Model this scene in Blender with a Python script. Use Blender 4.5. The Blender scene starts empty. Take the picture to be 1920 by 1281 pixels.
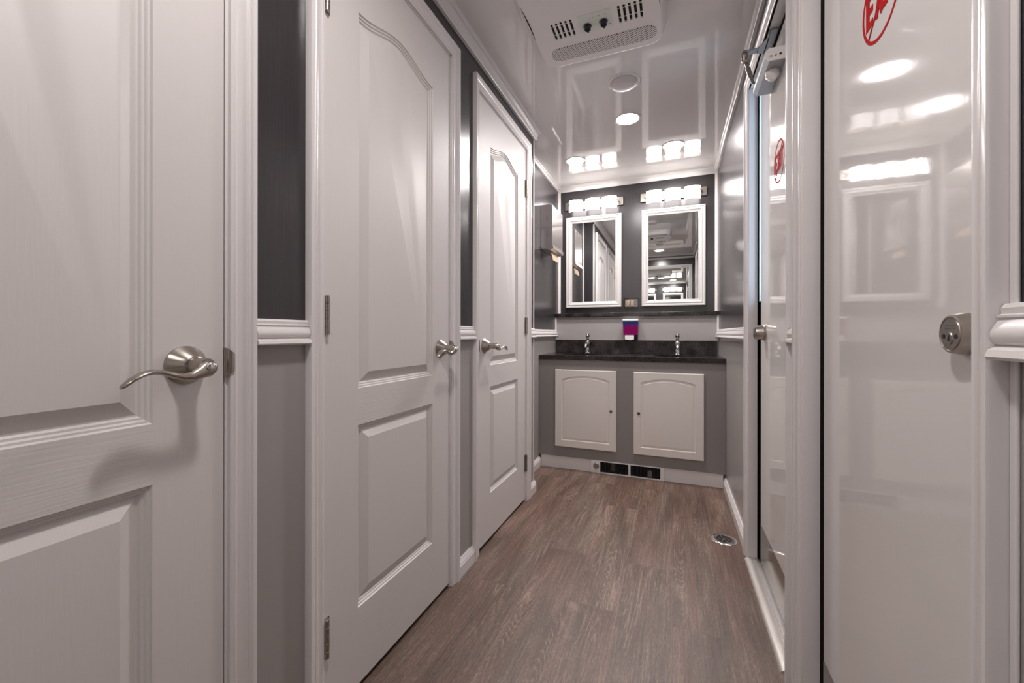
import bpy, math, random
from mathutils import Matrix, Vector
random.seed(7)
col = bpy.context.scene.collection
PI = math.pi

# ------------------------------------------------------------------ materials
def new_mat(name):
    m = bpy.data.materials.new(name); m.use_nodes = True
    nt = m.node_tree; b = nt.nodes['Principled BSDF']
    return m, nt, b

def simple(name, color, rough=0.4, metal=0.0, spec=0.5, coat=0.0, trans=0.0, ior=1.5, alpha=1.0):
    m, nt, b = new_mat(name)
    b.inputs['Base Color'].default_value = (*color, 1)
    b.inputs['Roughness'].default_value = rough
    b.inputs['Metallic'].default_value = metal
    b.inputs['Specular IOR Level'].default_value = spec
    b.inputs['Coat Weight'].default_value = coat
    b.inputs['Coat Roughness'].default_value = 0.05
    b.inputs['Transmission Weight'].default_value = trans
    b.inputs['IOR'].default_value = ior
    b.inputs['Alpha'].default_value = alpha
    return m

def emit(name, color, strength):
    m, nt, b = new_mat(name)
    b.inputs['Base Color'].default_value = (0.8, 0.8, 0.8, 1)
    b.inputs['Emission Color'].default_value = (*color, 1)
    b.inputs['Emission Strength'].default_value = strength
    return m

def bumped(name, color, rough, scale, strength, dist=0.001, detail=3, spec=0.5, noise_scale=1.0, coat=0.0, mottled=0.0):
    """paint with a stretched noise relief; scale = per-axis stretch in object space"""
    m, nt, b = new_mat(name)
    N, L = nt.nodes, nt.links
    tc = N.new('ShaderNodeTexCoord'); mp = N.new('ShaderNodeMapping')
    mp.inputs['Scale'].default_value = scale
    nz = N.new('ShaderNodeTexNoise'); nz.inputs['Scale'].default_value = noise_scale
    nz.inputs['Detail'].default_value = detail
    bp = N.new('ShaderNodeBump'); bp.inputs['Strength'].default_value = strength
    bp.inputs['Distance'].default_value = dist
    L.new(tc.outputs['Object'], mp.inputs['Vector']); L.new(mp.outputs['Vector'], nz.inputs['Vector'])
    L.new(nz.outputs['Fac'], bp.inputs['Height']); L.new(bp.outputs['Normal'], b.inputs['Normal'])
    b.inputs['Base Color'].default_value = (*color, 1)
    b.inputs['Roughness'].default_value = rough
    b.inputs['Specular IOR Level'].default_value = spec
    b.inputs['Coat Weight'].default_value = coat
    if mottled:
        cr = N.new('ShaderNodeMix'); cr.data_type = 'RGBA'
        cr.inputs['A'].default_value = (*[c*(1-mottled) for c in color], 1)
        cr.inputs['B'].default_value = (*[c*(1+mottled) for c in color], 1)
        L.new(nz.outputs['Fac'], cr.inputs['Factor']); L.new(cr.outputs['Result'], b.inputs['Base Color'])
    return m

WHITE = (0.68, 0.645, 0.63)
M = {}
M['door_v'] = bumped('moulded_door_paint_vertical_grain', WHITE, 0.46, (40, 260, 14), 0.32, 0.0006, 5)
M['door_h'] = bumped('moulded_door_paint_horizontal_grain', WHITE, 0.46, (40, 10, 260), 0.45, 0.0008, 5)
M['trim'] = bumped('semi_gloss_trim_paint', (0.75, 0.715, 0.71), 0.2, (20, 20, 20), 0.04, 0.001)
M['exit_leaf'] = bumped('glossy_white_exit_door_skin', (0.7, 0.67, 0.65), 0.045, (90, 90, 90), 0.05, 0.0006, 2, spec=0.6)
M['ceiling'] = bumped('glossy_white_ceiling_panel', (0.8, 0.765, 0.75), 0.05, (14, 5, 14), 0.035, 0.003, 2, spec=0.6)
M['dark_wall'] = bumped('charcoal_woodgrain_wall_panel', (0.038, 0.034, 0.037), 0.24, (380, 380, 7), 0.28, 0.0008, 3, spec=0.6, mottled=0.2)
M['grey_wall'] = bumped('smooth_grey_wall_panel', (0.35, 0.33, 0.32), 0.22, (60, 60, 8), 0.03, 0.001, 2)
M['vanity_grey'] = bumped('grey_vanity_panel', (0.28, 0.26, 0.252), 0.35, (60, 60, 8), 0.03, 0.001, 2)
M['cab_white'] = simple('cream_white_cabinet_door', (0.84, 0.79, 0.75), 0.38)
M['stone'] = None
M['nickel'] = simple('satin_nickel', (0.42, 0.38, 0.34), 0.27, 1.0)
M['nickel_dark'] = simple('dark_nickel', (0.2, 0.18, 0.16), 0.35, 1.0)
M['chrome'] = simple('chrome', (0.75, 0.74, 0.73), 0.06, 1.0)
M['steel'] = bumped('brushed_stainless_steel', (0.58, 0.54, 0.53), 0.3, (30, 30, 400), 0.05, 0.0003)
M['steel'].node_tree.nodes['Principled BSDF'].inputs['Metallic'].default_value = 1
M['kick'] = simple('polished_steel_kick_plate', (0.38, 0.35, 0.33), 0.1, 1.0)
M['alu'] = simple('satin_aluminium', (0.36, 0.37, 0.385), 0.35, 0.85)
M['alu_thr'] = bumped('worn_aluminium_threshold', (0.6, 0.57, 0.54), 0.38, (400, 20, 400), 0.2, 0.0008)
M['alu_thr'].node_tree.nodes['Principled BSDF'].inputs['Metallic'].default_value = 0.6
M['black'] = simple('black_seal_and_gap_shade', (0.004, 0.004, 0.004), 0.9, spec=0.1)  # jamb seal, and the shade painted into the exit door gaps
M['hole'] = simple('dark_opening', (0.012, 0.01, 0.01), 0.8)
M['mirror'] = simple('silvered_mirror_glass', (0.86, 0.87, 0.86), 0.0, 1.0)
M['mirror_edge'] = simple('white_mirror_frame', (0.58, 0.56, 0.55), 0.25)
M['plastic'] = simple('off_white_plastic', (0.82, 0.79, 0.77), 0.35)
M['plastic_panel'] = simple('pale_grey_green_control_panel', (0.74, 0.78, 0.71), 0.3)
M['knob'] = simple('glossy_black_knob', (0.012, 0.014, 0.02), 0.2)
M['blue'] = simple('blue_print', (0.05, 0.12, 0.4), 0.5)
M['red'] = simple('red_vinyl_sticker', (0.42, 0.004, 0.006), 0.8, spec=0.05)
M['red_ink'] = simple('red_print', (0.5, 0.03, 0.03), 0.5)
M['ink'] = simple('black_print', (0.03, 0.03, 0.03), 0.5)
M['shade'] = emit('lit_frosted_glass_shade', (1.0, 0.945, 0.92), 2.9)
M['lens'] = emit('lit_ceiling_lamp_lens', (1.0, 0.94, 0.925), 82.0)
M['lens_off'] = simple('unlit_frosted_lens', (0.6, 0.55, 0.54), 0.35)
M['clear'] = simple('clear_acrylic', (0.95, 0.95, 0.95), 0.03, trans=1.0, ior=1.35)
M['paper'] = simple('tan_paper_towel', (0.72, 0.53, 0.38), 0.8)
M['soap_blue'] = simple('translucent_blue_plastic', (0.03, 0.05, 0.25), 0.12, coat=0.5)
M['soap_pink'] = simple('magenta_liquid_soap', (0.3, 0.0, 0.13), 0.12, coat=0.5)
M['soap_dark'] = simple('smoked_purple_plastic', (0.03, 0.008, 0.03), 0.12, coat=0.5)
M['beige'] = simple('beige_outlet_plastic', (0.6, 0.46, 0.36), 0.4)
M['sink'] = simple('dark_composite_basin', (0.02, 0.017, 0.017), 0.25)
M['world_jamb'] = simple('painted_outer_jamb', (0.7, 0.72, 0.75), 0.5)

def stone_mat():
    m, nt, b = new_mat('dark_speckled_stone_laminate')
    N, L = nt.nodes, nt.links
    tc = N.new('ShaderNodeTexCoord')
    n1 = N.new('ShaderNodeTexNoise'); n1.inputs['Scale'].default_value = 130; n1.inputs['Detail'].default_value = 6
    n2 = N.new('ShaderNodeTexNoise'); n2.inputs['Scale'].default_value = 14; n2.inputs['Detail'].default_value = 5
    for n in (n1, n2): L.new(tc.outputs['Object'], n.inputs['Vector'])
    mx = N.new('ShaderNodeMath'); mx.operation = 'MULTIPLY'
    L.new(n1.outputs['Fac'], mx.inputs[0]); L.new(n2.outputs['Fac'], mx.inputs[1])
    r = N.new('ShaderNodeValToRGB')
    r.color_ramp.elements[0].position = 0.15; r.color_ramp.elements[0].color = (0.006, 0.005, 0.005, 1)
    r.color_ramp.elements[1].position = 0.48; r.color_ramp.elements[1].color = (0.06, 0.05, 0.048, 1)
    L.new(mx.outputs[0], r.inputs['Fac']); L.new(r.outputs['Color'], b.inputs['Base Color'])
    b.inputs['Roughness'].default_value = 0.2
    return m
M['stone'] = stone_mat()

def floor_mat():
    m, nt, b = new_mat('brown_wood_plank_vinyl')
    N, L = nt.nodes, nt.links
    tc = N.new('ShaderNodeTexCoord')
    sw = N.new('ShaderNodeSeparateXYZ'); L.new(tc.outputs['Object'], sw.inputs[0])
    cb = N.new('ShaderNodeCombineXYZ'); L.new(sw.outputs['Y'], cb.inputs['X']); L.new(sw.outputs['X'], cb.inputs['Y'])
    br = N.new('ShaderNodeTexBrick'); br.offset = 0.37; br.offset_frequency = 2
    br.inputs['Scale'].default_value = 1.0; br.inputs['Brick Width'].default_value = 0.92
    br.inputs['Row Height'].default_value = 0.18; br.inputs['Mortar Size'].default_value = 0.0007
    br.inputs['Mortar Smooth'].default_value = 0.3; br.inputs['Bias'].default_value = 0.0
    br.inputs['Color1'].default_value = (0, 0, 0, 1); br.inputs['Color2'].default_value = (1, 1, 1, 1)
    br.inputs['Mortar'].default_value = (0.5, 0.5, 0.5, 1)
    L.new(cb.outputs[0], br.inputs['Vector'])
    # shift the grain per plank
    off = N.new('ShaderNodeVectorMath'); off.operation = 'MULTIPLY'; off.inputs[1].default_value = (3.1, 7.7, 5.3)
    L.new(br.outputs['Color'], off.inputs[0])
    add = N.new('ShaderNodeVectorMath'); add.operation = 'ADD'
    L.new(tc.outputs['Object'], add.inputs[0]); L.new(off.outputs[0], add.inputs[1])
    def noise(scale, detail, rough, dist):
        mp = N.new('ShaderNodeMapping'); mp.inputs['Scale'].default_value = scale
        L.new(add.outputs[0], mp.inputs['Vector'])
        n = N.new('ShaderNodeTexNoise'); n.inputs['Scale'].default_value = 1
        n.inputs['Detail'].default_value = detail; n.inputs['Roughness'].default_value = rough
        n.inputs['Distortion'].default_value = dist
        L.new(mp.outputs[0], n.inputs['Vector']); return n
    broad = noise((7, 1.3, 1), 4, 0.55, 1.0)
    tint = noise((8, 0.9, 1), 2, 0.5, 0.5)
    fine = noise((170, 4.5, 1), 5, 0.65, 0.4)
    vfine = noise((520, 60, 1), 4, 0.8, 0)
    warp = noise((6.0, 0.85, 1), 2.2, 0.5, 0.6)
    mask = noise((9, 1.2, 1), 2, 0.5, 0.3)
    def math_(op, a, b_=None, c=None, clamp=False):
        x = N.new('ShaderNodeMath'); x.operation = op; x.use_clamp = clamp
        for i, q in enumerate((a, b_, c)):
            if q is None: continue
            if isinstance(q, (int, float)): x.inputs[i].default_value = q
            else: L.new(q, x.inputs[i])
        return x.outputs[0]
    rings = math_('SINE', math_('MULTIPLY', warp.outputs['Fac'], 230.0))
    rings = math_('POWER', math_('MULTIPLY_ADD', rings, 0.5, 0.5), 3.0)
    amp = math_('MULTIPLY', math_('MULTIPLY_ADD', mask.outputs['Fac'], 5.0, -2.3, True), 0.16)
    v = math_('MULTIPLY_ADD', broad.outputs['Fac'], 0.62, -0.43)
    v = math_('MULTIPLY_ADD', fine.outputs['Fac'], 0.62, v)
    v = math_('MULTIPLY_ADD', vfine.outputs['Fac'], 0.95, v)
    v = math_('MULTIPLY_ADD', rings, amp, v)
    v = math_('MULTIPLY_ADD', br.outputs['Color'], 0.07, v)
    def ramp(cols):
        r = N.new('ShaderNodeValToRGB'); e = r.color_ramp.elements
        e[0].position = 0.34; e[0].color = cols[0]; e[1].position = 0.98; e[1].color = cols[3]
        k = e.new(0.55); k.color = cols[1]; k = e.new(0.75); k.color = cols[2]
        L.new(v, r.inputs['Fac']); return r
    r1 = ramp([(0.026, 0.016, 0.011, 1), (0.082, 0.055, 0.041, 1), (0.142, 0.100, 0.077, 1), (0.32, 0.245, 0.195, 1)])
    r2 = ramp([(0.034, 0.017, 0.012, 1), (0.100, 0.057, 0.042, 1), (0.166, 0.103, 0.080, 1), (0.32, 0.225, 0.18, 1)])
    r = N.new('ShaderNodeMix'); r.data_type = 'RGBA'
    L.new(math_('MULTIPLY_ADD', tint.outputs['Fac'], 4.5, -1.75, True), r.inputs['Factor'])
    L.new(r1.outputs['Color'], r.inputs['A']); L.new(r2.outputs['Color'], r.inputs['B'])
    mx = N.new('ShaderNodeMix'); mx.data_type = 'RGBA'; mx.blend_type = 'MULTIPLY'
    mx.inputs['B'].default_value = (0.7, 0.66, 0.63, 1)
    L.new(br.outputs['Fac'], mx.inputs['Factor']); L.new(r.outputs['Result'], mx.inputs['A'])
    L.new(mx.outputs['Result'], b.inputs['Base Color'])
    bp = N.new('ShaderNodeBump'); bp.inputs['Strength'].default_value = 0.35; bp.inputs['Distance'].default_value = 0.0012
    L.new(v, bp.inputs['Height']); L.new(bp.outputs['Normal'], b.inputs['Normal'])
    b.inputs['Roughness'].default_value = 0.42
    return m
M['floor'] = floor_mat()

def perforated_mat():
    m, nt, b = new_mat('perforated_off_white_grille')
    N, L = nt.nodes, nt.links
    tc = N.new('ShaderNodeTexCoord')
    mp = N.new('ShaderNodeMapping'); mp.inputs['Scale'].default_value = (125, 125, 1)
    mp.inputs['Rotation'].default_value = (0, 0, PI/4)
    L.new(tc.outputs['Object'], mp.inputs['Vector'])
    fr = N.new('ShaderNodeVectorMath'); fr.operation = 'FRACTION'; L.new(mp.outputs[0], fr.inputs[0])
    sb = N.new('ShaderNodeVectorMath'); sb.operation = 'SUBTRACT'; sb.inputs[1].default_value = (0.5, 0.5, 0)
    L.new(fr.outputs[0], sb.inputs[0])
    ml = N.new('ShaderNodeVectorMath'); ml.operation = 'MULTIPLY'; ml.inputs[1].default_value = (1, 1, 0)
    L.new(sb.outputs[0], ml.inputs[0])
    ln = N.new('ShaderNodeVectorMath'); ln.operation = 'LENGTH'; L.new(ml.outputs[0], ln.inputs[0])
    lt = N.new('ShaderNodeMath'); lt.operation = 'LESS_THAN'; lt.inputs[1].default_value = 0.32
    L.new(ln.outputs['Value'], lt.inputs[0])
    mx = N.new('ShaderNodeMix'); mx.data_type = 'RGBA'
    mx.inputs['A'].default_value = (0.78, 0.74, 0.71, 1); mx.inputs['B'].default_value = (0.03, 0.025, 0.022, 1)
    L.new(lt.outputs[0], mx.inputs['Factor']); L.new(mx.outputs['Result'], b.inputs['Base Color'])
    b.inputs['Roughness'].default_value = 0.45
    return m
M['perf'] = perforated_mat()

# ------------------------------------------------------------------ mesh builder
class MB:
    def __init__(s): s.v = []; s.f = []; s.mi = []
    def add(s, verts, faces, mi=0):
        n = len(s.v); s.v += [tuple(p) for p in verts]
        for f in faces: s.f.append(tuple(i+n for i in f)); s.mi.append(mi)
        return s
    def box(s, x0, x1, y0, y1, z0, z1, mi=0):
        v = [(x, y, z) for x in (x0, x1) for y in (y0, y1) for z in (z0, z1)]
        return s.add(v, [(0,1,3,2),(4,6,7,5),(0,4,5,1),(2,3,7,6),(0,2,6,4),(1,5,7,3)], mi)
    def loops(s, rings, close=True, cap0=False, cap1=False, mi=0):
        n = len(rings[0]); v = [p for r in rings for p in r]; f = []
        for k in range(len(rings)-1):
            for i in range(n if close else n-1):
                j = (i+1) % n
                f.append((k*n+i, k*n+j, (k+1)*n+j, (k+1)*n+i))
        if cap0: f.append(tuple(range(n-1, -1, -1)))
        if cap1: f.append(tuple((len(rings)-1)*n+i for i in range(n)))
        return s.add(v, f, mi)
    def lathe(s, c, axis, prof, n=40, mi=0, cap0=True, cap1=True):
        """prof: (radius, distance along axis)"""
        a = Vector(axis).normalized()
        t = Vector((0,0,1)) if abs(a.z) < 0.9 else Vector((1,0,0))
        u = a.cross(t).normalized(); w = a.cross(u)
        c = Vector(c)
        rings = [[c + a*h + (u*math.cos(2*PI*i/n) + w*math.sin(2*PI*i/n))*r for i in range(n)] for r, h in prof]
        return s.loops(rings, True, cap0, cap1, mi)
    def tube(s, path, rad, n=12, mi=0, flat=None, up=(0,0,1)):
        """path of points, rad per point (or (a,b) half widths)"""
        P = [Vector(p) for p in path]; rings = []
        for i, p in enumerate(P):
            d = (P[min(i+1, len(P)-1)] - P[max(i-1, 0)]).normalized()
            u = Vector(up); u = (u - d*u.dot(d)).normalized(); w = d.cross(u)
            r = rad[i] if isinstance(rad, (list, tuple)) else rad
            ra, rb = r if isinstance(r, (list, tuple)) else (r, r)
            rings.append([p + w*math.cos(2*PI*k/n)*ra + u*math.sin(2*PI*k/n)*rb for k in range(n)])
        return s.loops(rings, True, True, True, mi)
    def build(s, name, mat, parent=None, loc=(0,0,0), smooth=0.6, bevel=0, seg=2):
        me = bpy.data.meshes.new(name)
        me.from_pydata([tuple(Vector(p)-Vector(loc)) for p in s.v], [], s.f)
        mats = mat if isinstance(mat, (list, tuple)) else [mat]
        for m in mats: me.materials.append(m)
        for p, mi in zip(me.polygons, s.mi): p.material_index = mi
        import bmesh
        bm = bmesh.new(); bm.from_mesh(me); bmesh.ops.recalc_face_normals(bm, faces=bm.faces[:]) ; bm.to_mesh(me); bm.free()
        if smooth:
            for p in me.polygons: p.use_smooth = True
            me.set_sharp_from_angle(angle=smooth)
        o = bpy.data.objects.new(name, me); col.objects.link(o); o.location = loc
        if bevel:
            b = o.modifiers.new('bevel', 'BEVEL'); b.width = bevel; b.segments = seg; b.limit_method = 'ANGLE'
            b.harden_normals = True
        if parent:
            o.parent = parent; o.location = Vector(loc) - pworld(parent)
        return o

def pworld(o):
    p = Vector((0, 0, 0))
    while o: p += o.location; o = o.parent
    return p

def empty(name, loc):
    o = bpy.data.objects.new(name, None); col.objects.link(o); o.location = loc
    o.empty_display_size = 0.05
    return o
def tag(o, label=None, cat=None, group=None, kind=None):
    if label: o['label'] = label
    if cat: o['category'] = cat
    if group: o['group'] = group
    if kind: o['kind'] = kind
    return o
def struct(o, label, cat): return tag(o, label, cat, kind='structure')

# ------------------------------------------------------------------ dimensions (metres, camera foot at the origin)
XL, XA, XR = -0.82, -0.942, 0.318          # left wall, recessed left wall, right wall
YF, YS, YB = -0.20, 2.45, 3.52             # end wall behind, step in left wall, vanity wall
ZC = 2.265                                 # ceiling
RZ = 1.0                                   # colour change height (behind the chair rail)
YBOX = 3.405                               # boxed-out lower part of the vanity wall
doorsL = [(-0.088, 0.537, 0.117), (0.787, 1.405, 0.118), (1.665, 2.295, 0.127)]
ZD = 2.09
exits = [(0.612, 1.262), (1.412, 2.072)]
ZE = 2.075
G = 0.011                                  # jamb width each side

# ------------------------------------------------------------------ room shell
b = MB().box(-1.1, 0.62, YF-0.1, YB+0.1, -0.06, 0.0)
struct(b.build('floor', M['floor'], smooth=0), 'brown wood-look vinyl plank floor of the narrow washroom', 'floor')
b = MB().box(-1.1, 0.42, YF-0.1, YB+0.1, ZC, ZC+0.08)
struct(b.build('ceiling', M['ceiling'], smooth=0), 'glossy white panel ceiling mirroring the vanity lights', 'ceiling')

def two_tone(mb, x0, x1, y0, y1, z0=0, z1=None):
    z1 = ZC if z1 is None else z1
    if z0 < RZ: mb.box(x0, x1, y0, y1, z0, min(RZ, z1), 1)
    if z1 > RZ: mb.box(x0, x1, y0, y1, max(RZ, z0), z1, 0)

b = MB()
ys = [YF-0.1] + [v for d in doorsL for v in (d[0]-G, d[1]+G)] + [YS]
for i in range(0, len(ys), 2): two_tone(b, -0.90, XL, ys[i], ys[i+1])
for d in doorsL: b.box(-0.90, XL, d[0]-G, d[1]+G, ZD+G, ZC, 0)
b.box(-0.98, -0.901, YF-0.1, YS-0.02, 0, ZC, 0)  # unseen backing slab, added so world light cannot leak round the stall doors
two_tone(b, -0.98, -0.899, YS-0.02, YS)
struct(b.build('wall_left', [M['dark_wall'], M['grey_wall']], smooth=0), 'long left wall, charcoal above and grey below, holding three white stall doors', 'wall')
b = MB(); two_tone(b, XA-0.06, XA, YS-0.01, YB+0.1)
struct(b.build('wall_left_recess', [M['dark_wall'], M['grey_wall']], smooth=0), 'short recessed wall at the left of the vanity, behind the towel dispenser', 'wall')
b = MB(); b.box(XA-0.06, XR+0.06, YB, YB+0.1, 0, ZC, 0); b.box(XA, XR, YBOX, YB+0.005, 0.0, 1.139, 1)
struct(b.build('wall_back', [M['dark_wall'], M['grey_wall']], smooth=0), 'charcoal vanity wall with the grey boxed-out lower part', 'wall')
b = MB()
for y0, y1 in ((YF-0.1, exits[0][0]-.0085), (exits[0][1]+.0085, exits[1][0]-.0085), (exits[1][1]+.0085, YB+0.1)): two_tone(b, XR, XR+0.10, y0, y1)
for y0, y1 in exits: b.box(XR, XR+0.10, y0-.0085, y1+.0085, ZE+0.0205, ZC, 0)
b.box(XR+0.085, XR+0.13, YF-0.1, 1.40, 0, ZC, 0)  # unseen slab added behind the nearer exit door to shut out world light
struct(b.build('wall_right', [M['dark_wall'], M['grey_wall']], smooth=0), 'right wall, charcoal above and grey below, holding the two exit doors', 'wall')
b = MB(); two_tone(b, -1.0, XR+0.12, YF-0.1, YF)
struct(b.build('wall_front', [M['dark_wall'], M['grey_wall']], smooth=0), 'end wall behind the viewer with the large dressing mirror', 'wall')

# ------------------------------------------------------------------ trims
TR = [0]
def trim(mb, label, cat='trim', mat=None, **k):
    TR[0] += 1
    return struct(mb.build('trim_%d' % TR[0], mat or M['trim'], **k), label, cat)

# casing: profile (distance outward from the opening edge, thickness off the wall)
CP = [(0.0, 0.0), (0.0, 0.009), (0.006, 0.0095), (0.009, 0.012), (0.014, 0.0105), (0.024, 0.0125), (0.031, 0.0165),
      (0.034, 0.0145), (0.037, 0.0185), (0.041, 0.020), (0.048, 0.020), (0.050, 0.017), (0.050, 0.0)]
def casing(label, y0, y1, zt, xw, sgn, wscale=1.0, jamb=0.05, jdepth=0.02, jmat=None):
    """xw wall plane, sgn +1 when the room lies at larger x"""
    b = MB(); n = len(CP)
    rings = []
    for d, t in CP:
        d *= wscale
        x = xw + sgn*t
        rings.append([(x, y0-d, 0.0), (x, y0-d, zt+d), (x, y1+d, zt+d), (x, y1+d, 0.0)])
    b.loops(rings, close=False)
    return b

for k, (y0, y1, mg) in enumerate(doorsL):
    lab = ['white fluted casing around the nearest left stall door', 'white fluted casing around the middle left stall door',
           'white fluted casing around the farthest left stall door'][k]
    b = casing(lab, y0-0.008, y1+0.008, ZD+0.008, XL, +1)
    # jamb strips, set just behind the leaf face
    b.box(-0.90, XL+0.001, y0-G+0.0005, y0-0.0025, 0, ZD+G)
    b.box(-0.90, XL+0.001, y1+0.0025, y1+G-0.0005, 0, ZD+G)
    b.box(-0.90, XL+0.001, y0-G, y1+G, ZD+0.003, ZD+G-0.0005)
    c = trim(b, lab, 'door casing')
    ey = y1 if k < 2 else y0
    s = 1 if k < 2 else -1
    sp = MB()   # strike plate with its curved lip
    zc = 0.943
    sp.box(XL-0.012, XL+0.004, ey+s*0.0015-0.0008, ey+s*0.0015+0.0008, zc-0.028, zc+0.028)
    pts = []
    for q in range(9):
        a = q/8*PI/2
        pts.append((XL+0.004+0.008*math.sin(a), ey+s*(0.0015+0.012*(1-math.cos(a)))))
    rings = []
    for (px, py), hh in zip(pts, [0.028, 0.028, 0.027, 0.026, 0.025, 0.023, 0.021, 0.019, 0.017]):
        rings.append([(px, py, zc-hh), (px, py, zc+hh), (px+0.0012, py+s*0.0006, zc+hh), (px+0.0012, py+s*0.0006, zc-hh)])
    sp.loops(rings, True, True, True)
    sp.build('strike_plate', M['nickel'], c)

for k, (y0, y1) in enumerate(exits):
    lab = ['white fluted casing around the nearer exit door', 'white fluted casing around the farther exit door'][k]
    b = casing(lab, y0-0.001, y1+0.001, ZE+0.012, XR, -1, 0.9)
    jx = XR+0.034
    b.box(XR-0.006, jx, y0-0.008, y0, 0, ZE+0.016); b.box(XR-0.006, jx, y1, y1+0.008, 0, ZE+0.016)
    b.box(XR-0.006, jx, y0, y1, ZE+0.012, ZE+0.020)
    trim(b, lab, 'door casing')
b = MB()      # stops and outer jambs of the exit doors
for y0, y1 in exits:
    b.box(XR+0.034, XR+0.084, y1-0.001, y1+0.008, 0, ZE+0.016)
    b.box(XR+0.034, XR+0.084, y0-0.008, y0+0.001, 0, ZE+0.016)
    b.box(XR+0.034, XR+0.084, y0, y1, ZE+0.0115, ZE+0.02)
struct(b.build('trim_%d' % (TR[0]+1), M['world_jamb'], smooth=0), 'pale outer door frames behind the exit doors', 'door frame'); TR[0] += 1
b = MB()      # one jamb seal strip; the other boxes paint the gaps' shade black
b.box(XR+0.0325, XR+0.080, 1.2368, 1.2618, 0.012, ZE+0.011)
b.box(XR+0.034, XR+0.080, 2.026, 2.0718, 0.012, 1.14)
b.box(XR+0.028, XR+0.0335, 2.063, 2.0718, 0.012, ZE+0.011)
b.box(XR+0.033, XR+0.080, 1.413, 2.0705, ZE-.006, ZE+0.011)
b.box(XR+0.033, XR+0.080, 0.613, 1.2605, ZE-.006, ZE+0.011)
for y0_, y1_ in ((0.625, 1.233), (1.425, 2.018)): b.box(XR+0.0335, XR+0.060, y0_, y1_, 0.0118, 0.0129)  # sweep added under the leaves to block the daylight glint
trim(b, 'black jamb seal and added black fillers for the shade in the exit door gaps', 'seal', M['black'], smooth=0)

# chair rail profile (height above bottom, thickness)
RP = [(0.0, 0.0), (0.0, 0.021), (0.003, 0.0225), (0.010, 0.0205), (0.0135, 0.014), (0.0145, 0.0125), (0.017, 0.0165), (0.022, 0.0185),
      (0.028, 0.0185), (0.036, 0.0145), (0.041, 0.0115), (0.0425, 0.0135), (0.0445, 0.0135), (0.046, 0.0100), (0.052, 0.0105), (0.0565, 0.0075), (0.0565, 0.0)]
RB = 0.974
def rail_y(y0, y1, xw, s, label):
    b = MB(); rings = [[(xw+s*t, y0, RB+h) for h, t in RP], [(xw+s*t, y1, RB+h) for h, t in RP]]
    b.loops(rings, True, True, True); trim(b, label, 'chair rail')
rail_y(0.5955, 0.728, XL, 1, 'short white chair rail between the nearest and middle stall doors')
rail_y(1.4635, 1.6065, XL, 1, 'short white chair rail between the middle and farthest stall doors')
rail_y(2.3535, 2.449, XL, 1, 'tiny white chair rail piece at the corner past the farthest stall door')
rail_y(2.452, YBOX, XA, 1, 'white chair rail under the towel dispenser wall left of the vanity')
rail_y(2.118, YBOX, XR, -1, 'white chair rail on the right wall beside the vanity')
rail_y(1.309, 1.365, XR, -1, 'tiny white chair rail piece between the two exit doors')
rail_y(YF+0.03, 0.5645, XR, -1, 'white chair rail at the right edge beside the nearer exit door')
# baseboards
BP = [(0.0, 0.0), (0.0, 0.0125), (0.046, 0.0125), (0.049, 0.0095), (0.052, 0.0115), (0.060, 0.0095), (0.066, 0.005), (0.070, 0.0045), (0.070, 0.0)]
def base_y(y0, y1, xw, s, name, label):
    b = MB(); rings = [[(xw+s*t*1.25, y0, h) for h, t in BP], [(xw+s*t*1.25, y1, h) for h, t in BP]]
    b.loops(rings, True, True, True); struct(b.build(name, M['trim']), label, 'baseboard')
base_y(0.5955, 0.728, XL, 1, 'baseboard_left_near', 'white baseboard between the nearest and middle stall doors')
base_y(1.4635, 1.6065, XL, 1, 'baseboard_left_middle', 'white baseboard between the middle and farthest stall doors')
base_y(2.3535, 2.464, XL, 1, 'baseboard_left_corner', 'white baseboard end past the farthest stall door')
base_y(2.452, 2.952, XA, 1, 'baseboard_left_recess', 'white baseboard left of the vanity cabinet')
base_y(2.118, 2.952, XR, -1, 'baseboard_right', 'white baseboard on the right wall by the floor drain')
base_y(YF, 0.5645, XR, -1, 'baseboard_right_near', 'white baseboard beside the nearer exit door')
# crowns
def crown_y(y0, y1, xw, s, zb, dep, label):
    h = ZC - zb
    prof = [(0, 0), (0.012, 0), (0.014, 0.12*h), (0.018, 0.2*h), (0.020, 0.45*h), (0.26*dep+0.012, 0.62*h), (0.6*dep, 0.8*h), (0.78*dep, 0.84*h), (0.86*dep, 0.93*h), (dep, h), (0, h)]
    b = MB(); b.loops([[(xw+s*d, y0, zb+z) for d, z in prof], [(xw+s*d, y1, zb+z) for d, z in prof]], True, True, True)
    trim(b, label, 'crown moulding')
crown_y(YF, YS+0.015, XL, 1, 2.220, 0.045, 'white crown moulding along the long left wall')
crown_y(YS+0.02, YB, XA, 1, 2.238, 0.026, 'thin white crown moulding over the recessed left wall')
crown_y(YF, YB, XR, -1, 2.240, 0.026, 'thin white crown moulding along the right wall')
b = MB(); h = ZC-2.240
prof = [(0, 0), (0.010, 0), (0.014, 0.3*h), (0.018, 0.5*h), (0.03, 0.75*h), (0.034, h), (0, h)]
b.loops([[(XA, YB-d, 2.240+z) for d, z in prof], [(XR, YB-d, 2.240+z) for d, z in prof]], True, True, True)
trim(b, 'white crown moulding above the two vanity lights', 'crown moulding')
b = MB(); b.loops([[(-0.9, YF+d, 2.230+z) for d, z in prof], [(XR, YF+d, 2.230+z) for d, z in prof]], True, True, True)
trim(b, 'white crown moulding on the end wall behind the viewer', 'crown moulding')
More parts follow.
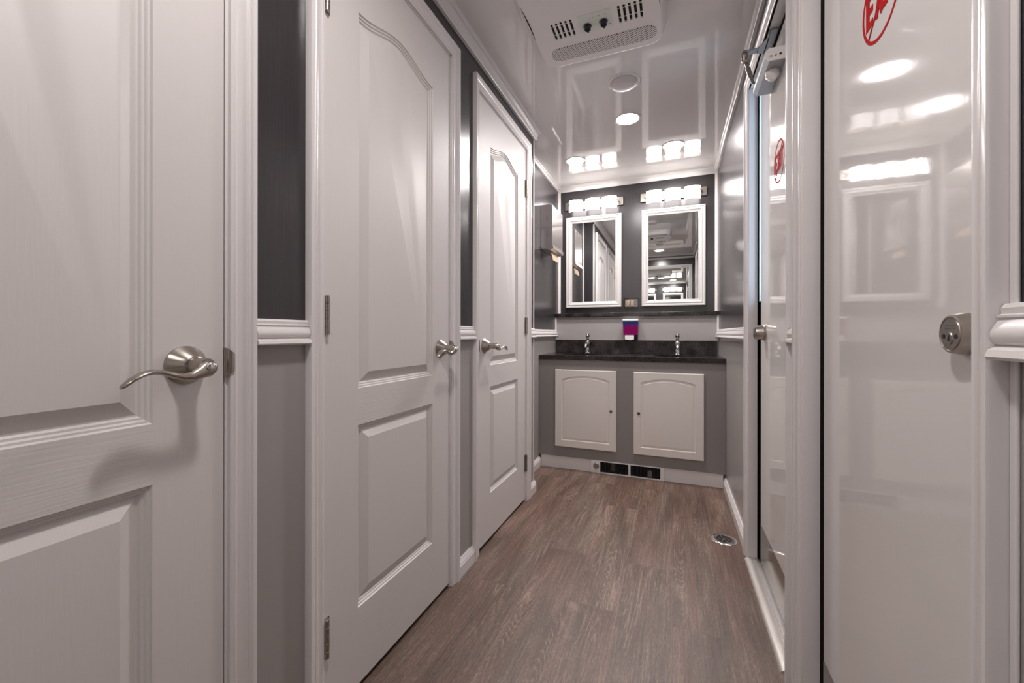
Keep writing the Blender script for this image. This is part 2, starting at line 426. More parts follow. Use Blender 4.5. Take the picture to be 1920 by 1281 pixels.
# vertical corner beads
def bead(x0, x1, y0, y1, z0, z1, label): trim(MB().box(x0, x1, y0, y1, z0, z1), label, 'corner bead', bevel=0.002)
b = MB(); b.box(XL-0.0135, XL+0.004, YS, YS+0.004, 0.07, 2.222); b.box(XL, XL+0.004, YS-0.0135, YS+0.004, 0.07, 2.222)
trim(b, 'white outside corner bead where the left wall steps back', 'corner bead', bevel=0.001)
bead(XA, XA+0.010, 2.451, 2.463, 0.07, 2.24, 'thin white bead on the recessed wall by the step')
b = MB(); b.box(XA, XA+0.018, YB-0.006, YB, 1.17, 2.242); b.box(XA, XA+0.005, YB-0.03, YB, 1.17, 2.242)
trim(b, 'white inside corner bead left of the left framed mirror', 'corner bead', bevel=0.0015)
b = MB(); b.box(XR-0.018, XR, YB-0.006, YB, 1.17, 2.242); b.box(XR-0.005, XR, YB-0.03, YB, 1.17, 2.242)
trim(b, 'white inside corner bead right of the right framed mirror', 'corner bead', bevel=0.0015)
bead(XA, XA+0.013, YBOX-0.012, YBOX, 0.948, 1.139, 'short white corner bead left of the backsplash')
bead(XR-0.013, XR, YBOX-0.012, YBOX, 0.948, 1.139, 'short white corner bead right of the backsplash')
bead(XR-0.004, XR, 0.5555, 0.5655, 0.07, 2.24, 'thin white panel strip beside the nearer exit door')
# thresholds
for k, (y0, y1) in enumerate(exits):
    b = MB(); prof = [(XR-0.022, 0), (XR-0.020, 0.003), (XR-0.014, 0.007), (XR+0.004, 0.0095), (XR+0.008, 0.0085), (XR+0.016, 0.0085), (XR+0.018, 0.0115), (XR+0.024, 0.0115), (XR+0.026, 0.008), (XR+0.031, 0.008), (XR+0.10, 0.010), (XR+0.10, 0)]
    b.loops([[(x, y0+0.001, z) for x, z in prof], [(x, y1-0.001, z) for x, z in prof]], True, True, True)
    trim(b, ['ridged metal threshold under the nearer exit door', 'ridged metal threshold under the farther exit door'][k], 'threshold', M['alu_thr'])

# ------------------------------------------------------------------ moulded stall doors
def arch(t, A, p=1.0): return A*(0.5-0.5*math.cos(2*PI*t))**p
def outline(y0, y1, z0, z1, A, d, n=28, fn=arch):
    """panel outline inset by d, as (y,z) points: bottom-left, bottom-right, then along the top right to left"""
    pts = [(y0+d, z0+d), (y1-d, z0+d)]
    w = y1-y0
    for i in range(n+1):
        t = 1 - i/n
        s = (fn(min(t+0.01, 1), A) - fn(max(t-0.01, 0), A))/(0.02*w) if A else 0
        pts.append((y0+d + t*(w-2*d), z1 + (fn(t, A) if A else 0) - d*math.sqrt(1+s*s)))
    return pts
PROF = [(0.0, 0.0), (0.0025, -0.004), (0.006, -0.0045), (0.0085, -0.008), (0.012, -0.0085), (0.015, -0.0125), (0.018, -0.0128), (0.042, -0.0012), (0.0435, -0.0006)]
def panel_door(x, y0, y1, mg, zb, zt, root):
    """relief door leaf facing +x"""
    b = MB(); pl, pr = y0+mg, y1-mg
    U0, U1, A = 0.846, 1.898, 0.040
    L0, L1 = 0.231, 0.743
    def quad(ya, yb, za, zb_, mi): b.add([(x, ya, za), (x, yb, za), (x, yb, zb_), (x, ya, zb_)], [(0,1,2,3)], mi)
    quad(y0, pl, zb, zt, 0); quad(pr, y1, zb, zt, 0)
    quad(pl, pr, zb, L0, 1); quad(pl, pr, L1, U0, 1)
    n = 28
    for i in range(n):
        ta, tb = i/n, (i+1)/n
        ya, yb = pl+(pr-pl)*ta, pl+(pr-pl)*tb
        b.add([(x, ya, U1+arch(ta, A)), (x, yb, U1+arch(tb, A)), (x, yb, zt), (x, ya, zt)], [(0,1,2,3)], 0)
    for (z0, z1, a) in ((U0, U1, A), (L0, L1, 0)):
        rings = [[(x+h, p[0], p[1]) for p in outline(pl, pr, z0, z1, a, d)] for d, h in PROF]
        b.loops(rings, True, False, True, 0)
    # edges and back
    xb = x-0.035
    b.add([(x,y0,zb),(x,y1,zb),(x,y1,zt),(x,y0,zt),(xb,y0,zb),(xb,y1,zb),(xb,y1,zt),(xb,y0,zt)],
          [(0,4,5,1),(1,5,6,2),(2,6,7,3),(3,7,4,0),(4,7,6,5)], 0)
    me = b.build('leaf', [M['door_v'], M['door_h']], root, smooth=0.35)
    return me

def lever_handle(x, y, z, s, root):
    """s: direction (+1/-1 along y) in which the lever points"""
    b = MB()
    b.lathe((x, y, z), (1,0,0), [(0.0345, 0.0), (0.0345, 0.0035), (0.0325, 0.006), (0.0315, 0.007), (0.0180, 0.0265), (0.0150, 0.0285), (0.0135, 0.029), (0.0135, 0.031),
                                 (0.0143, 0.0315), (0.0140, 0.056), (0.0135, 0.061)], 48)
    h = b.build('door_handle', M['nickel'], root, loc=(x, y, z), smooth=0.5)
    l = MB(); xe = x+0.063
    path = [(0.013, 0.002), (0.010, -0.001), (0.0, -0.004), (-0.012, -0.010), (-0.026, -0.0150), (-0.040, -0.0150), (-0.055, -0.0105), (-0.070, -0.0050), (-0.083, -0.0030), (-0.096, -0.0060), (-0.108, -0.0125), (-0.119, -0.0215), (-0.1225, -0.0245)]
    rad = [(0.003, 0.004), (0.0075, 0.0095), (0.0082, 0.0148), (0.0080, 0.0108), (0.0078, 0.0075), (0.0078, 0.0058), (0.0080, 0.0048), (0.0088, 0.0044), (0.0096, 0.0042), (0.0100, 0.0040), (0.0092, 0.0036), (0.0066, 0.0030), (0.0020, 0.0015)]
    l.tube([(xe, y - s*a, z+c) for a, c in path], rad, 16, up=(0,0,1))
    l.build('lever', M['nickel'], h, loc=(xe, y, z), smooth=1.0)
    k = MB(); k.lathe((xe+0.006, y, z-0.001), (1,0,0), [(0.0078, 0), (0.0078, 0.0030), (0.0066, 0.0050), (0.0035, 0.0062), (0.0005, 0.0065)], 24)
    k.build('lock_button', M['chrome'], h, loc=(xe, y, z), smooth=1.0)
    return h

def hinge(x, y, zc, s, root):
    """barrel standing proud of the face at the leaf edge, s: side on which the plate lies"""
    b = MB()
    for q in range(5):
        z0 = zc-0.049+q*0.0197
        b.lathe((x+0.0065, y, z0), (0,0,1), [(0.0062, 0), (0.0068, 0.0006), (0.0068, 0.0187), (0.0062, 0.0193)], 20)
    b.box(x-0.002, x+0.0022, min(y, y+s*0.013), max(y, y+s*0.013), zc-0.049, zc+0.049)
    b.build('hinge', M['nickel'], root, loc=(x, y, zc), smooth=0.7)

ddesc = ['nearest white panelled stall door with lever handle, at the left edge', 'middle white panelled stall door with arched top panel, between two grey wall strips',
         'farthest white panelled stall door on the left, next to the vanity']
for k, (y0, y1, mg) in enumerate(doorsL):
    r = empty('door_%d' % (k+1), (XL, (y0+y1)/2, 0)); struct(r, ddesc[k], 'door')
    panel_door(XL+0.0008, y0, y1, mg, 0.017, ZD, r)
    if k < 2:
        lever_handle(XL+0.001, y1-0.067, 0.942, -1, r); hy, hs = y0+0.001, -1
    else:
        lever_handle(XL+0.001, y0+0.062, 0.942, +1, r); hy, hs = y1-0.001, 1
    for hz in (0.228, 1.046, 1.862): hinge(XL+0.001, hy, hz, hs*-1, r)

# ------------------------------------------------------------------ exit doors
def exit_sticker(x, yc, zc, root):
    b = MB(); e = 0.0006; R, r = 0.075, 0.0685; n = 64
    rings = []
    for rr, xx in ((R, x), (R, x-e), (r, x-e), (r, x)):
        rings.append([(xx, yc+rr*math.cos(2*PI*i/n), zc+rr*math.sin(2*PI*i/n)) for i in range(n)])
    b.loops(rings+[rings[0]], True)
    cnt = [0]
    def bar(p, q, w):
        cnt[0] += 1; e = 0.0006 + 0.00005*cnt[0]
        (a0, c0), (a1, c1) = p, q; dx, dz = a1-a0, c1-c0; l = math.hypot(dx, dz); nx, nz = -dz/l*w/2, dx/l*w/2
        pts = [(a0+nx, c0+nz), (a1+nx, c1+nz), (a1-nx, c1-nz), (a0-nx, c0-nz)]
        b.loops([[(x, yc-a, zc+c) for a, c in pts], [(x-e, yc-a, zc+c) for a, c in pts]], True, True, True)
    z0, z1, w = -0.030, 0.036, 0.0145
    # E
    bar((-0.052, z0), (-0.052, z1), w)
    for z in (z0+w/2, 0.003, z1-w/2): bar((-0.053, z), (-0.030, z), w*0.85)
    # X
    bar((-0.018, z0), (0.008, z1), w); bar((-0.018, z1), (0.008, z0), w)
    # I, T
    bar((0.0205, z0), (0.0205, z1), w*.9); bar((0.044, z0), (0.044, z1), w*.9); bar((0.031, z1-w/2), (0.057, z1-w/2), w*0.85)
    # thin slash across the ring
    bar((-0.048, -0.050), (0.048, 0.050), 0.0045)
    o = b.build('exit_sticker', M['red'], root, loc=(x, yc, zc), smooth=0); tag(o, 'red ring sticker reading EXIT with a thin slash')

XD = XR+0.032     # face of exit leaves
ldesc = ['nearer glossy white exit door filling the right side, with key lock', 'farther glossy white exit door with daylight slit and overhead closer']
for k, (y0, y1) in enumerate(exits):
    ya, yb = y0+0.012, (1.2340 if k == 0 else 2.018)
    r = empty('door_%d' % (k+4), (XD, (ya+yb)/2, 0)); struct(r, ldesc[k], 'door')
    b = MB().box(XD, XD+0.035, ya, yb, 0.013, ZE-0.012)
    b.build('leaf', M['exit_leaf'], r, smooth=0.6, bevel=0.0025)
    b = MB().box(XD+0.001, XD+0.034, yb, yb+0.0022, 0.013, ZE-0.010)
    b.build('edge_strip', M['alu'], r, smooth=0)
    b = MB().box(XD-0.0012, XD, ya+0.004, yb-0.004, 0.014, 0.186)
    b.build('kick_plate', M['kick'], r, smooth=0)
    exit_sticker(XD, 0.935 if k == 0 else 1.70, 1.613, r)

d4 = bpy.data.objects['door_4']; d5 = bpy.data.objects['door_5']
# lock cylinder on the nearer door (double keyed, oval face)
ly, lz = 0.700, 1.000
b = MB(); n = 48
def oval(x, a, c, yy=ly, zz=lz): return [(x, yy+a*math.cos(2*PI*i/n), zz+c*math.sin(2*PI*i/n)) for i in range(n)]
b.loops([oval(XD, .0275, .0275), oval(XD-.003, .0275, .0275), oval(XD-.016, .0245, .0245), oval(XD-.0165, .0225, .0225)], True, True, False)
b.loops([oval(XD-.0165, .0225, .0225), oval(XD-.0152, .0215, .0215), oval(XD-.0152, .0205, .0205), oval(XD-.0168, .0198, .0198)], True, False, True)
lk = b.build('lock_cylinder', M['nickel'], d4, smooth=0.5)
b = MB()
b.loops([oval(XD-.0168, .0068, .0085, ly+.0, lz-.006), oval(XD-.0180, .0062, .0078, ly, lz-.006)], True, False, True)
b.build('key_plug', M['nickel'], lk, smooth=0.5)
b = MB(); b.box(XD-.0184, XD-.0179, ly-.0010, ly+.0010, lz-.0095, lz-.0015); b.lathe((XD-.0179, ly, lz-.0075), (-1,0,0), [(0.0018, 0), (0.0018, .0006)], 16)
b.build('keyhole', M['hole'], lk, smooth=0)
for s in (-1, 1):
    b = MB(); b.lathe((XD-.0167, ly+s*.0125, lz-.0035), (-1,0,0), [(0.0030, 0), (0.0030, .0006)], 20); b.build('screw_hole', M['hole'], lk, smooth=0)
b = MB()
for zz in (0.0105, 0.0065): b.box(XD-.0171, XD-.0167, ly-.011, ly+.010, lz+zz-.0004, lz+zz+.0004)
b.build('engraved_line', M['nickel_dark'], lk, smooth=0)
# thumb turn / knob on the farther door
ly, lz = 1.94, 1.005
b = MB()
b.lathe((XD, ly, lz), (-1,0,0), [(0.034, 0), (0.034, .004), (0.031, .008), (0.0285, .030), (0.0275, .036), (0.022, .039), (0.004, .0395)], 40)
b.build('lock_cylinder', M['nickel'], d5, smooth=0.5)

# ------------------------------------------------------------------ door closer on the farther exit door
r = empty('door_closer', (0.318, 1.71, 1.90))
tag(r, 'grey hydraulic door closer with folding arm at the top of the farther exit door', 'door closer')
yc0, yc1 = 1.595, 1.815
b = MB(); X0, X1, Z0, Z1 = 0.288, XD, 1.917, 1.957
def sect(y): return [(X0, y, Z0+.014), (X0+.012, y, Z0), (X1, y, Z0), (X1, y, Z1), (X0+.010, y, Z1), (X0, y, Z1-.010)]
b.loops([sect(yc0), sect(yc1)], True, True, True); b.build('body', M['alu'], r, smooth=0.3)
b = MB()
def sect2(y, e): return [(X0-e, y, Z0+.014), (X0+.012, y, Z0-e), (X1, y, Z0-e), (X1, y, Z1+e), (X0+.010, y, Z1+e), (X0-e, y, Z1-.010)]
b.loops([sect2(yc0-.003, .001), sect2(yc0+.001, .001)], True, True, True); ec = b.build('end_cap', M['plastic'], r, smooth=0.3)
b = MB(); b.lathe((0.3045, yc0-.003, 1.930), (0,-1,0), [(0.0042, 0), (0.0042, .0004), (0.0032, .0004), (0.0032, 0)], 24, cap0=False, cap1=False); b.box(0.3037, 0.3053, yc0-.0035, yc0-.003, 1.929, 1.931)
b.build('certification_mark', M['ink'], ec, smooth=0)
b = MB(); b.box(0.3145, 0.3195, yc0-.0034, yc0-.003, 1.928, 1.931); b.box(0.3175, 0.3215, yc0-.0034, yc0-.003, 1.9315, 1.9345)
b.build('certification_mark', M['red_ink'], ec, smooth=0)
b = MB(); b.lathe((0.332, yc0-.003, 1.933), (0,-1,0), [(0.0040, 0), (0.0040, .0004)], 24)
b.build('certification_mark', M['ink'], ec, smooth=0)
b = MB(); b.lathe((0.322, 1.665, Z0), (0,0,-1), [(0.0215, 0), (0.0215, .014), (0.0205, .016), (0.008, .030), (0.002, .031)], 32)
b.build('spindle_cap', M['plastic'], r, smooth=0.5)
b = MB(); b.lathe((0.318, 1.790, Z1), (0,0,1), [(0.010, 0), (0.010, .012)], 24)
b.tube([(0.318, 1.790, 1.960), (0.285, 1.800, 1.962)], (0.009, 0.003), 10)
b.tube([(0.285, 1.800, 1.962), (0.252, 1.771, 2.045)], [(0.006), (0.0058)], 14)
b.tube([(0.2765, 1.7925, 1.983), (0.264, 1.7815, 2.015)], [(0.0085), (0.0085)], 14)
b.build('arm_rod', M['nickel_dark'], r, smooth=0.7)
b = MB(); b.lathe((0.2515, 1.771, 2.030), (0,0,1), [(0.007, 0), (0.0085, .003), (0.0105, .008), (0.0105, .020), (0.0115, .022), (0.0115, .036), (0.007, .042), (0.006, .046)], 24)
b.build('pivot_joint', M['nickel'], r, smooth=0.7)
b = MB(); b.box(0.246, 0.296, 1.757, 1.786, 2.066, 2.070)
b.add([(0.294,1.757,2.066),(0.294,1.786,2.066),(0.322,1.800,2.066),(0.322,1.700,2.066),(0.294,1.757,2.070),(0.294,1.786,2.070),(0.322,1.800,2.070),(0.322,1.700,2.070)],
      [(0,1,2,3),(4,5,6,7),(0,1,5,4),(1,2,6,5),(2,3,7,6),(3,0,4,7)])
b.box(0.3225, 0.3465, 1.690, 1.810, 2.0790, 2.0855)
b.box(0.3185, 0.3225, 1.695, 1.805, 2.066, 2.0855)
b.build('bracket', M['alu'], r, smooth=0.3)

# ------------------------------------------------------------------ vanity cabinet, worktop, basins, taps
YV = 2.952
r = empty('vanity_cabinet', ((XA+XR)/2, YV, 0)); tag(r, 'wide grey vanity cabinet with two cream doors under the dark worktop', 'cabinet')
b = MB().box(XA+.001, XR-.001, YV, YV+.02, 0.090, 0.8055); b.box(XA+.001, XA+.02, YV+.02, YBOX-.001, 0.0, 0.80); b.box(XR-.02, XR-.001, YV+.02, YBOX-.001, 0, 0.80)
b.build('body', M['vanity_grey'], r, smooth=0)
for xa_, xb_ in ((XA+.016, -0.5495), (-0.0515, XR-.016)):
    MB().box(xa_, xb_, YV+.004, YV+.02, 0.0, 0.0895).build('toe_board', M['trim'], r, smooth=0)
def cab_arch(t, A): return A*math.sqrt(max(0.0, 1-(2*t-1)**2*0.98))*1.0 if A else 0
def cab_arch2(t, A): return A*(1-(2*t-1)**2)
CPROF = [(0.0, 0.0), (0.003, -0.004), (0.0065, -0.0055), (0.010, -0.004), (0.014, -0.0045), (0.018, -0.002), (0.022, -0.0018)]
def cab_door(x0, x1, z0, z1, lockx):
    b = MB(); th = 0.018; y = YV-th
    ax0, ax1, az0, az1, A = x0+.048, x1-.048, z0+.050, z1-.071, 0.028
    def q(xa, xb, za, zb): b.add([(xa,y,za),(xb,y,za),(xb,y,zb),(xa,y,zb)], [(0,1,2,3)])
    e = .004
    q(x0+e, ax0, z0+e, z1-e); q(ax1, x1-e, z0+e, z1-e); q(ax0, ax1, z0+e, az0)
    n = 28
    for i in range(n):
        ta, tb = i/n, (i+1)/n
        b.add([(ax0+(ax1-ax0)*ta, y, az1+cab_arch2(ta, A)), (ax0+(ax1-ax0)*tb, y, az1+cab_arch2(tb, A)), (ax0+(ax1-ax0)*tb, y, z1-e), (ax0+(ax1-ax0)*ta, y, z1-e)], [(0,1,2,3)])
    b.loops([[(p[0], y-h, p[1]) for p in outline(ax0, ax1, az0, az1, A, d, fn=cab_arch2)] for d, h in CPROF], True, False, True)
    rect = lambda d, yy: [(x0+d, yy, z0+d), (x1-d, yy, z0+d), (x1-d, yy, z1-d), (x0+d, yy, z1-d)]
    b.loops([rect(e, y), rect(.0015, y+.0015), rect(0, y+.005), rect(0, YV)], True)
    o = b.build('door', M['cab_white'], r, smooth=0.3)
    k = MB(); k.lathe((lockx, y, 0.450), (0,-1,0), [(0.0098, 0), (0.0098, .003), (0.0085, .005), (0.0045, .0055), (0.0045, .0035), (0.0005, .0035)], 28)
    k.build('lock', M['nickel_dark'], o, smooth=0.5)
cab_door(-0.814, -0.371, 0.166, 0.734, -0.407)
cab_door(-0.254, 0.189, 0.166, 0.734, -0.219)

# worktop with two elliptical cut-outs
def slab_with_holes(x0, x1, y0, y1, z0, z1, holes, name, mat, **k):
    import bmesh
    bm = bmesh.new(); n = 48
    def ring(pts, z):
        vs = [bm.verts.new((p[0], p[1], z)) for p in pts]
        es = [bm.edges.new((vs[i], vs[(i+1) % len(vs)])) for i in range(len(vs))]
        return vs, es
    loops_ = [[(x0,y0),(x1,y0),(x1,y1),(x0,y1)]] + [[(cx+a*math.cos(2*PI*i/n), cy+c*math.sin(2*PI*i/n)) for i in range(n)] for cx, cy, a, c in holes]
    top = []; bot = []
    for L_ in loops_: top.append(ring(L_, z1))
    bmesh.ops.triangle_fill(bm, edges=[e for t in top for e in t[1]], use_beauty=True, normal=(0,0,1))
    for L_ in loops_: bot.append(ring(L_, z0))
    bmesh.ops.triangle_fill(bm, edges=[e for t in bot for e in t[1]], use_beauty=True, normal=(0,0,-1))
    for t, u in zip(top, bot):
        m = len(t[0])
        for i in range(m): bm.faces.new((t[0][i], t[0][(i+1) % m], u[0][(i+1) % m], u[0][i]))
    bmesh.ops.recalc_face_normals(bm, faces=bm.faces[:])
    me = bpy.data.meshes.new(name); bm.to_mesh(me); bm.free(); me.materials.append(mat)
    o = bpy.data.objects.new(name, me); col.objects.link(o); return o
sinks = [(-0.648, 3.160, 0.165, 0.125), (0.028, 3.160, 0.165, 0.125)]
ct = slab_with_holes(XA+.001, XR-.001, 2.937, YBOX-.001, 0.8065, 0.838, sinks, 'worktop', M['stone'])
tag(ct, 'dark speckled stone worktop across the vanity with upright backsplash', 'worktop')
b = MB().box(XA+.0135, XR-.0135, YBOX-.021, YBOX-.001, 0.8385, 0.9465)
b.build('backsplash', M['stone'], ct, smooth=0, bevel=0.002)
for k, (cx, cy, a, c) in enumerate(sinks):
    b = MB(); n = 48; rings = []
    for s, z in ((1.0, 0.8060), (1.0, 0.800), (0.96, 0.78), (0.88, 0.74), (0.7, 0.705), (0.4, 0.692), (0.14, 0.690)):
        rings.append([(cx+a*s*math.cos(2*PI*i/n), cy+c*s*math.sin(2*PI*i/n), z) for i in range(n)])
    rings2 = [[(p[0]*1.0+(p[0]-cx)*.05, p[1]+(p[1]-cy)*.05, p[2]-.004) for p in rg] for rg in reversed(rings)]
    b.loops(rings+rings2+[rings[0]], True)
    o = b.build('sink_basin', M['sink'], None, loc=(cx, cy, 0.69), smooth=1.2)
    tag(o, ['oval basin sunk in the left end of the dark worktop', 'oval basin sunk in the right half of the dark worktop'][k], 'sink', 'oval basins in the vanity worktop')
    b = MB(); b.lathe((cx, cy, 0.688), (0,0,1), [(0.021, 0), (0.021, .004), (0.012, .003)], 24); b.build('drain', M['chrome'], o, smooth=0.5)

def tap(x, y, label):
    z = 0.8385
    r = empty('tap', (x, y, z)); tag(r, label, 'tap', 'chrome push taps on the worktop')
    b = MB()
    b.lathe((x, y, z), (0,0,1), [(0.025, 0), (0.025, .004), (0.020, .008), (0.0175, .012), (0.0155, .055), (0.0175, .062), (0.0185, .085), (0.017, .094), (0.0105, .100), (0.0085, .108), (0.0125, .118), (0.0125, .122), (0.008, .126)], 28)
    b.build('body', M['chrome'], r, smooth=0.6)
    b = MB(); b.tube([(x, y-.004, z+.074), (x, y-.030, z+.076), (x, y-.060, z+.072), (x, y-.080, z+.062), (x, y-.086, z+.046)], [(0.0135, 0.0125), (0.0135, 0.0125), (0.0125, 0.0115), (0.0115, 0.0115), (0.0105, 0.0105)], 18, up=(1,0,0))
    b.build('spout', M['chrome'], r, smooth=1.0)
    b = MB(); b.lathe((x, y, z+.124), (0,0,1), [(0.008, 0), (0.011, .006), (0.0165, .013), (0.0185, .020), (0.0185, .028), (0.0150, .034), (0.001, .036)], 28)
    b.build('push_cap', M['chrome'], r, smooth=0.6)
tap(-0.648, 3.325, 'chrome push tap at the left basin of the vanity')
tap(0.031, 3.325, 'chrome push tap at the right basin of the vanity')

# stone ledge under the mirrors
b = MB().box(XA+.001, XR-.001, 3.383, YB-.001, 1.140, 1.168)
tag(b.build('wall_shelf', M['stone'], smooth=0, bevel=0.002), 'long dark stone ledge running under both framed mirrors', 'shelf')

# soap dispenser
r = empty('soap_dispenser', (-0.308, YBOX-.001, 0.95)); tag(r, 'blue and magenta wall soap dispenser with white lid, between the taps', 'soap dispenser')
def tap_box(x, w0, w1, d0, d1, z0, z1, name, mat, y=YBOX-.0015, bev=0.006):
    b = MB(); b.loops([[(x-w0/2, y, z0), (x+w0/2, y, z0), (x+w0/2, y-d0, z0), (x-w0/2, y-d0, z0)], [(x-w1/2, y, z1), (x+w1/2, y, z1), (x+w1/2, y-d1, z1), (x-w1/2, y-d1, z1)]], True, True, True)
    return b.build(name, mat, r, smooth=0.5, bevel=bev)
sx = -0.311
tap_box(sx, .1145, .118, .078, .086, 1.0632, 1.095, 'window', M['soap_blue'], bev=0.0015)
tap_box(sx, .109, .1145, .0645, .078, 0.9903, 1.063, 'soap', M['soap_pink'], bev=0.0008)
tap_box(sx, .104, .109, .052, .0645, 0.950, 0.990, 'base', M['soap_dark'], bev=0.002)
tap_box(sx, .120, .122, .088, .090, 1.094, 1.113, 'lid', M['plastic'])
b = MB(); yb = YBOX-.062
b.loops([[(sx-.044, y, 0.952), (sx, y, 0.946), (sx+.026, y, 0.952), (sx+.026, y, 0.985), (sx-.044, y, 0.985)] for y in (yb, yb-.013)], True, True, True)
b.build('push_button', M['plastic'], r, smooth=0.3, bevel=0.002)

# socket with a clear cover on the vanity wall
r = empty('socket_outlet', (-0.322, YB, 1.25)); tag(r, 'small wall socket under a clear cover, between the two mirrors above the ledge', 'socket')
x0, x1, z0, z1 = -0.380, -0.264, 1.215, 1.288
b = MB().box(x0+.006, x1-.006, YB-.007, YB-.0005, z0+.004, z1-.004); b.build('back_plate', M['nickel'], r, smooth=0, bevel=0.0015)
b = MB().box(x0+.018, x0+.044, YB-.016, YB-.007, z0+.012, z1-.012); b.build('receptacle', M['beige'], r, smooth=0, bevel=0.003)
b = MB().box(x0+.054, x0+.078, YB-.016, YB-.007, z0+.012, z1-.012); b.build('receptacle', M['beige'], r, smooth=0, bevel=0.003)
b = MB()
b.box(x0, x1, YB-.034, YB-.032, z0, z1); b.box(x0, x0+.002, YB-.032, YB-.001, z0, z1); b.box(x1-.002, x1, YB-.032, YB-.001, z0, z1)
b.box(x0+.002, x1-.002, YB-.032, YB-.001, z0, z0+.002); b.box(x0+.002, x1-.002, YB-.032, YB-.001, z1-.002, z1)
b.build('clear_cover', M['clear'], r, smooth=0)

# ------------------------------------------------------------------ framed mirrors
FP = [(0.0, 0.0), (0.0, 0.022), (0.002, 0.0255), (0.006, 0.0265), (0.012, 0.0255), (0.014, 0.0215), (0.018, 0.0205), (0.026, 0.0235), (0.032, 0.0215), (0.035, 0.0175), (0.046, 0.0125), (0.0485, 0.0135), (0.052, 0.0115), (0.053, 0.004)]
def framed_mirror(x0, x1, z0, z1, y, s, label, group=None, k=1.0):
    """s=-1: faces -y"""
    r = empty('wall_mirror', ((x0+x1)/2, y, z0)); tag(r, label, 'mirror', group)
    b = MB(); rings = []
    for d, t in FP:
        d *= k; yy = y+s*(t+.0005)
        rings.append([(x0+d, yy, z0+d), (x1-d, yy, z0+d), (x1-d, yy, z1-d), (x0+d, yy, z1-d)])
    b.loops(rings, True)
    b.build('frame', M['mirror_edge'], r, smooth=0.5)
    d = 0.050*k; b = MB(); b.box(x0+d, x1-d, min(y+s*.001, y+s*.005), max(y+s*.001, y+s*.005), z0+d, z1-d)
    b.build('glass', M['mirror'], r, smooth=0)
framed_mirror(-0.872, -0.401, 1.222, 2.006, YB, -1, 'left framed mirror of the vanity wall, nearer the towel dispenser', 'framed mirrors above the vanity', 0.97)
framed_mirror(-0.239, 0.235, 1.222, 2.008, YB, -1, 'right framed mirror of the vanity wall, nearer the exit doors', 'framed mirrors above the vanity', 0.97)
framed_mirror(-0.70, 0.290, 0.62, 2.125, YF, +1, 'large white framed dressing mirror on the end wall behind the viewer')

# ------------------------------------------------------------------ vanity lights
def vanity_light(x0, x1, zc, label):
    r = empty('vanity_light', ((x0+x1)/2, YB, zc)); tag(r, label, 'wall light', 'three-shade vanity lights above the mirrors')
    b = MB().box(x0, x1, YB-.022, YB-.0005, zc-.034, zc+.034); b.build('back_plate', M['nickel'], r, smooth=0, bevel=0.002)
    w = 0.1165; pitch = 0.1405; cx = (x0+x1)/2
    for i in (-1, 0, 1):
        c = cx+i*pitch; n = 14; R = 0.082; rings = []
        half = math.asin(w/2/R)
        for q in range(n+1):
            a = -half + 2*half*q/n
            px, py = c+R*math.sin(a), YB-.070 - (R*math.cos(a)-R*math.cos(half))
            qx, qy = c+(R-.005)*math.sin(a), YB-.070 - ((R-.005)*math.cos(a)-R*math.cos(half))
            rings.append([(px, py, zc-.066), (px, py, zc+.030), (qx, qy, zc+.030), (qx, qy, zc-.066)])
        g = MB(); g.loops(rings, True, True, True)
        o = g.build('glass_shade', M['shade'], r, loc=(c, YB-.07, zc), smooth=0.8)
        for s in (-1, 1):
            m = MB(); m.box(c+s*(w/2)-.006, c+s*(w/2)+.006, YB-.075, YB-.068, zc-.008, zc+.008)
            m.tube([(c+s*(w/2+.002), YB-.070, zc), (c+s*(w/2+.002), YB-.022, zc)], 0.003, 10)
            m.build('clip', M['nickel'], o, smooth=0.5)
    for i in (-1.5, -0.5, 0.5, 1.5):
        m = MB(); px = cx+i*pitch + (0.006 if i < -1 else -0.006 if i > 1 else 0)
        m.lathe((px, YB-.022, zc), (0,-1,0), [(0.0075, 0), (0.0075, .006), (0.0105, .012), (0.0095, .020), (0.003, .024)], 20)
        m.build('finial', M['nickel'], r, smooth=0.6)
vanity_light(-0.879, -0.389, 2.106, 'left three-shade vanity light, over the left mirror')
vanity_light(-0.249, 0.242, 2.109, 'right three-shade vanity light, over the right mirror')

# ------------------------------------------------------------------ ceiling lamps
def ceiling_lamp(x, y, lit, label):
    r = empty('ceiling_lamp', (x, y, ZC-0.001)); tag(r, label, 'ceiling lamp', 'round ceiling lamps' if lit else None)
    b = MB()
    if lit:
        b.lathe((x, y, ZC-.0005), (0,0,-1), [(0.073, 0), (0.072, .002), (0.069, .003), (0.063, .003), (0.063, .001)], 48, cap0=True, cap1=False)
        b.build('rim', M['plastic'], r, smooth=0.6)
        b = MB(); b.lathe((x, y, ZC-.0012), (0,0,-1), [(0.0625, 0), (0.0615, .0015), (0.045, .0028), (0.02, .0034), (0.001, .0036)], 48)
        b.build('lens', M['lens'], r, smooth=1)
    else:
        b.lathe((x, y, ZC-.0005), (0,0,-1), [(0.078, 0), (0.078, .003), (0.075, .0045), (0.067, .0045), (0.065, .003)], 56, cap0=True, cap1=False)
        rim = b.build('rim', M['plastic'], r, smooth=0.6)
        for a in (0.5, 2.6, 4.7):
            s = MB(); s.lathe((x+.0715*math.cos(a), y+.0715*math.sin(a), ZC-.005), (0,0,-1), [(0.0028, 0), (0.0028, .0008)], 14); s.build('screw', M['nickel_dark'], rim, smooth=0)
        b = MB(); b.lathe((x, y, ZC-.003), (0,0,-1), [(0.0655, 0), (0.0655, .006), (0.061, .012), (0.045, .0155), (0.02, .0165), (0.001, .017)], 56)
        b.build('lens', M['lens_off'], r, smooth=1)
ceiling_lamp(-0.251, 2.488, True, 'lit round ceiling lamp in the middle of the ceiling, before the unlit one')
